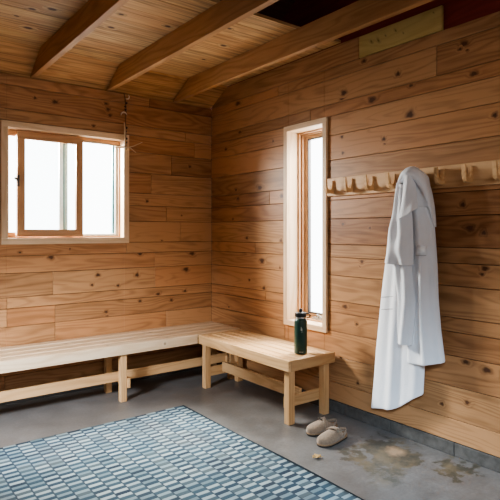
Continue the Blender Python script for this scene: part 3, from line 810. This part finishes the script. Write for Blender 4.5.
# ------------------------------------------------------------------ dry leaf
mb = MB(); V = []; F = []; n_, m_ = 14, 8
for i in range(n_ + 1):
    u = i / n_; w = .021 * sn(PI * min(1, u * .96 + .04)) ** .7 * (1 + .25 * sn(u * 21))
    for j in range(m_ + 1):
        q = 2 * j / m_ - 1
        V.append(((u - .5) * .052, q * w, .004 + .014 * abs(q) ** 1.5 + .008 * sn(u * 6 + q * 2) ** 2))
for i in range(n_):
    for j in range(m_): k = i * (m_ + 1) + j; F.append((k, k + 1, k + m_ + 2, k + m_ + 1))
lf = empty('dry_leaf', (-.668, -2.142, .0)); lf.rotation_euler.z = math.radians(-25)
tag(lf, 'small curled tan dry leaf on the concrete between the clogs and rug', 'leaf')
V = [(v_[0], v_[1], v_[2] * .7) for v_ in V]; mb.add(V, F); o = mb.build('blade', M['leaf'], lf, smooth=True); so = o.modifiers.new('thickness', 'SOLIDIFY'); so.thickness = .0012
mb = MB(); mb.tube([(.026, 0, .004), (.034, .003, .005), (.044, .002, .0025)], [.0016, .0014, .001], 6); mb.build('stem', M['leaf'], lf)

# ------------------------------------------------------------------ rug
mb = MB(); n_ = 60
V = []; F = []
RX0, RY0 = -3.6, -4.6
xs = [RX1 + (RX0 - RX1) * i / 50 for i in range(51)]; yy = [RY1 + (RY0 - RY1) * j / 60 for j in range(61)]
for j, y in enumerate(yy):
    for i, x in enumerate(xs):
        ex = .004 * sn(y * 5.1) if i == 0 else 0; ey = .004 * sn(x * 6.3) if j == 0 else 0
        V.append((x + ex, y + ey, .0075 + .0006 * sn(x * 7 + y * 3)))
nx = 51
for j in range(60):
    for i in range(50): a = j * nx + i; F.append((a, a + 1, a + nx + 1, a + nx))
mb.add(V, F); rug = mb.build('woven_rug', M['rug'], smooth=True)
so = rug.modifiers.new('pile', 'SOLIDIFY'); so.thickness = .006; so.offset = -1
tag(rug, 'flat woven rug of small pale and blue bars on the concrete floor', 'rug')

# ------------------------------------------------------------------ hanging charm by the window
ch = empty('hanging_charm', (-.93, -.05, 2.545)); tag(ch, 'cord of shells, beads and thin twigs hanging beside the sliding window', 'ornament')
cx_, cy_ = -.930, -.055
mb = MB(); mb.tube([(cx_, -.012, 2.553), (cx_ - .002, cy_ + .01, 2.50), (cx_ + .002, cy_, 2.40), (cx_ - .003, cy_, 2.28), (cx_, cy_, 2.15), (cx_ + .002, cy_, 2.05)], .0035, 6); child(mb.build('cord', M['cord'], smooth=True), ch)
def shell(z, dx, s_, rot):
    mb = MB(); V = []; F = []
    for i in range(9):
        a = rot + PI * (i / 8 - .5) * .95
        for j in range(7):
            b = 2 * PI * j / 7; rr = s_ * .26 * (1 - abs(i / 4 - 1) ** 2 * .75)
            V.append((cx_ + dx + math.cos(a) * (s_ + rr * math.cos(b)) - s_ * .4, cy_ - .012 + rr * sn(b), z + sn(a) * (s_ + rr * math.cos(b))))
    for i in range(8):
        for j in range(7): F.append((i * 7 + j, i * 7 + (j + 1) % 7, i * 7 + 7 + (j + 1) % 7, i * 7 + 7 + j))
    F.append(tuple(range(7))); F.append(tuple(56 + j for j in range(7)))
    mb.add(V, F); child(mb.build('shell', M['shell'], smooth=True), ch)
shell(2.515, .012, .022, -.6); shell(2.345, -.012, .028, PI / 2 + .2)
for k in range(13):
    z = 2.44 - .032 * k - (.10 if k > 2 else 0) if k > 2 else 2.46 - .03 * k
    if z < 2.06: break
    mb = MB(); a = k * 1.9; mb.blob((cx_ + .006 * math.cos(a), cy_ + .006 * sn(a), z), (.011, .011, .010), 8, 6); child(mb.build('bead', M['bead'], smooth=True), ch)
def twig(name, pts, r):
    mb = MB(); mb.tube(pts, r, 6); child(mb.build(name, M['twig'], smooth=True), ch)
twig('twig', [(cx_ - .018, cy_ - .008, 2.285), (cx_ - .014, cy_ - .012, 2.19), (cx_ - .012, cy_ - .008, 2.075)], [.006, .008, .006])
twig('twig', [(cx_ + .055 + .04, cy_, 2.035), (cx_ + .03, cy_ - .01, 2.072), (cx_ - .10, cy_ - .012, 2.075), (cx_ - .22, cy_ - .006, 2.085), (cx_ - .40, cy_ - .01, 2.088)], [.003, .005, .006, .005, .003])
twig('twig', [(cx_ - .13, cy_ - .02, 2.055), (cx_, cy_ - .02, 2.068), (cx_ + .06, cy_ - .015, 2.085), (cx_ + .15, cy_ - .01, 2.13)], [.003, .005, .004, .0025])

# ------------------------------------------------------------------ light
w = bpy.data.worlds.new('World'); scene.world = w; w.use_nodes = True
bg = w.node_tree.nodes['Background']; bg.inputs[0].default_value = (.98, .985, 1, 1); bg.inputs[1].default_value = 14.0
def area(name, loc, target, sx, sy, energy, col, spread=180):
    L = bpy.data.lights.new(name, 'AREA'); L.shape = 'RECTANGLE'; L.size = sx; L.size_y = sy; L.energy = energy; L.color = col
    L.spread = math.radians(spread)
    o = bpy.data.objects.new(name, L); COL.objects.link(o); o.location = loc
    o.rotation_euler = (Vector(target) - Vector(loc)).to_track_quat('-Z', 'Y').to_euler(); return o
area('daylight_window_1', (-1.60, .75, 2.20), (-.75, -1.5, .75), .6, .65, 400, (1, .95, .89), 130)
area('daylight_window_2', (.75, -1.33, 2.25), (-.25, -1.2, .45), .5, 1.1, 260, (1, .95, .88), 120)

area('daylight_window_2_sky', (.38, -1.36, 1.50), (-1.6, -1.2, 1.0), .38, 1.4, 40, (1, .97, .94))
area('fill_rear', (-2.3, RY + .15, 1.9), (-1.0, -1.0, 1.3), 2.2, 1.8, 95, (1, .97, .94))  # soft fill added behind the camera; no opening stands there
def spot(name, loc, target, energy, col, size, radius=.3):
    L = bpy.data.lights.new(name, 'SPOT'); L.energy = energy; L.color = col; L.spot_size = math.radians(size); L.spot_blend = 1.0; L.shadow_soft_size = radius
    o = bpy.data.objects.new(name, L); COL.objects.link(o); o.location = loc
    o.rotation_euler = (Vector(target) - Vector(loc)).to_track_quat('-Z', 'Y').to_euler(); return o
spot('daylight_left', (-3.7, -1.9, 1.5), (-1.75, -.40, .22), 1500, (.90, .95, 1), 50)
spot('daylight_behind', (-3.5, -4.9, 2.2), (-.62, -2.85, .0), 2300, (.62, .82, 1), 27, .5)

# ------------------------------------------------------------------ camera
cam = bpy.data.cameras.new('Camera'); co = bpy.data.objects.new('Camera', cam); COL.objects.link(co)
co.location = (-2.84329, -4.32707, 1.3295); co.rotation_euler = (PI / 2, 0, -math.radians(37.5445))
cam.sensor_width = 36; cam.lens = 520.0 / 500 * 36; cam.shift_y = -(250 - 232.13) / 500; cam.clip_start = .02
scene.camera = co
scene.view_settings.view_transform = 'AgX'
scene.view_settings.look = 'AgX - Medium High Contrast'
scene.view_settings.exposure = -1.05
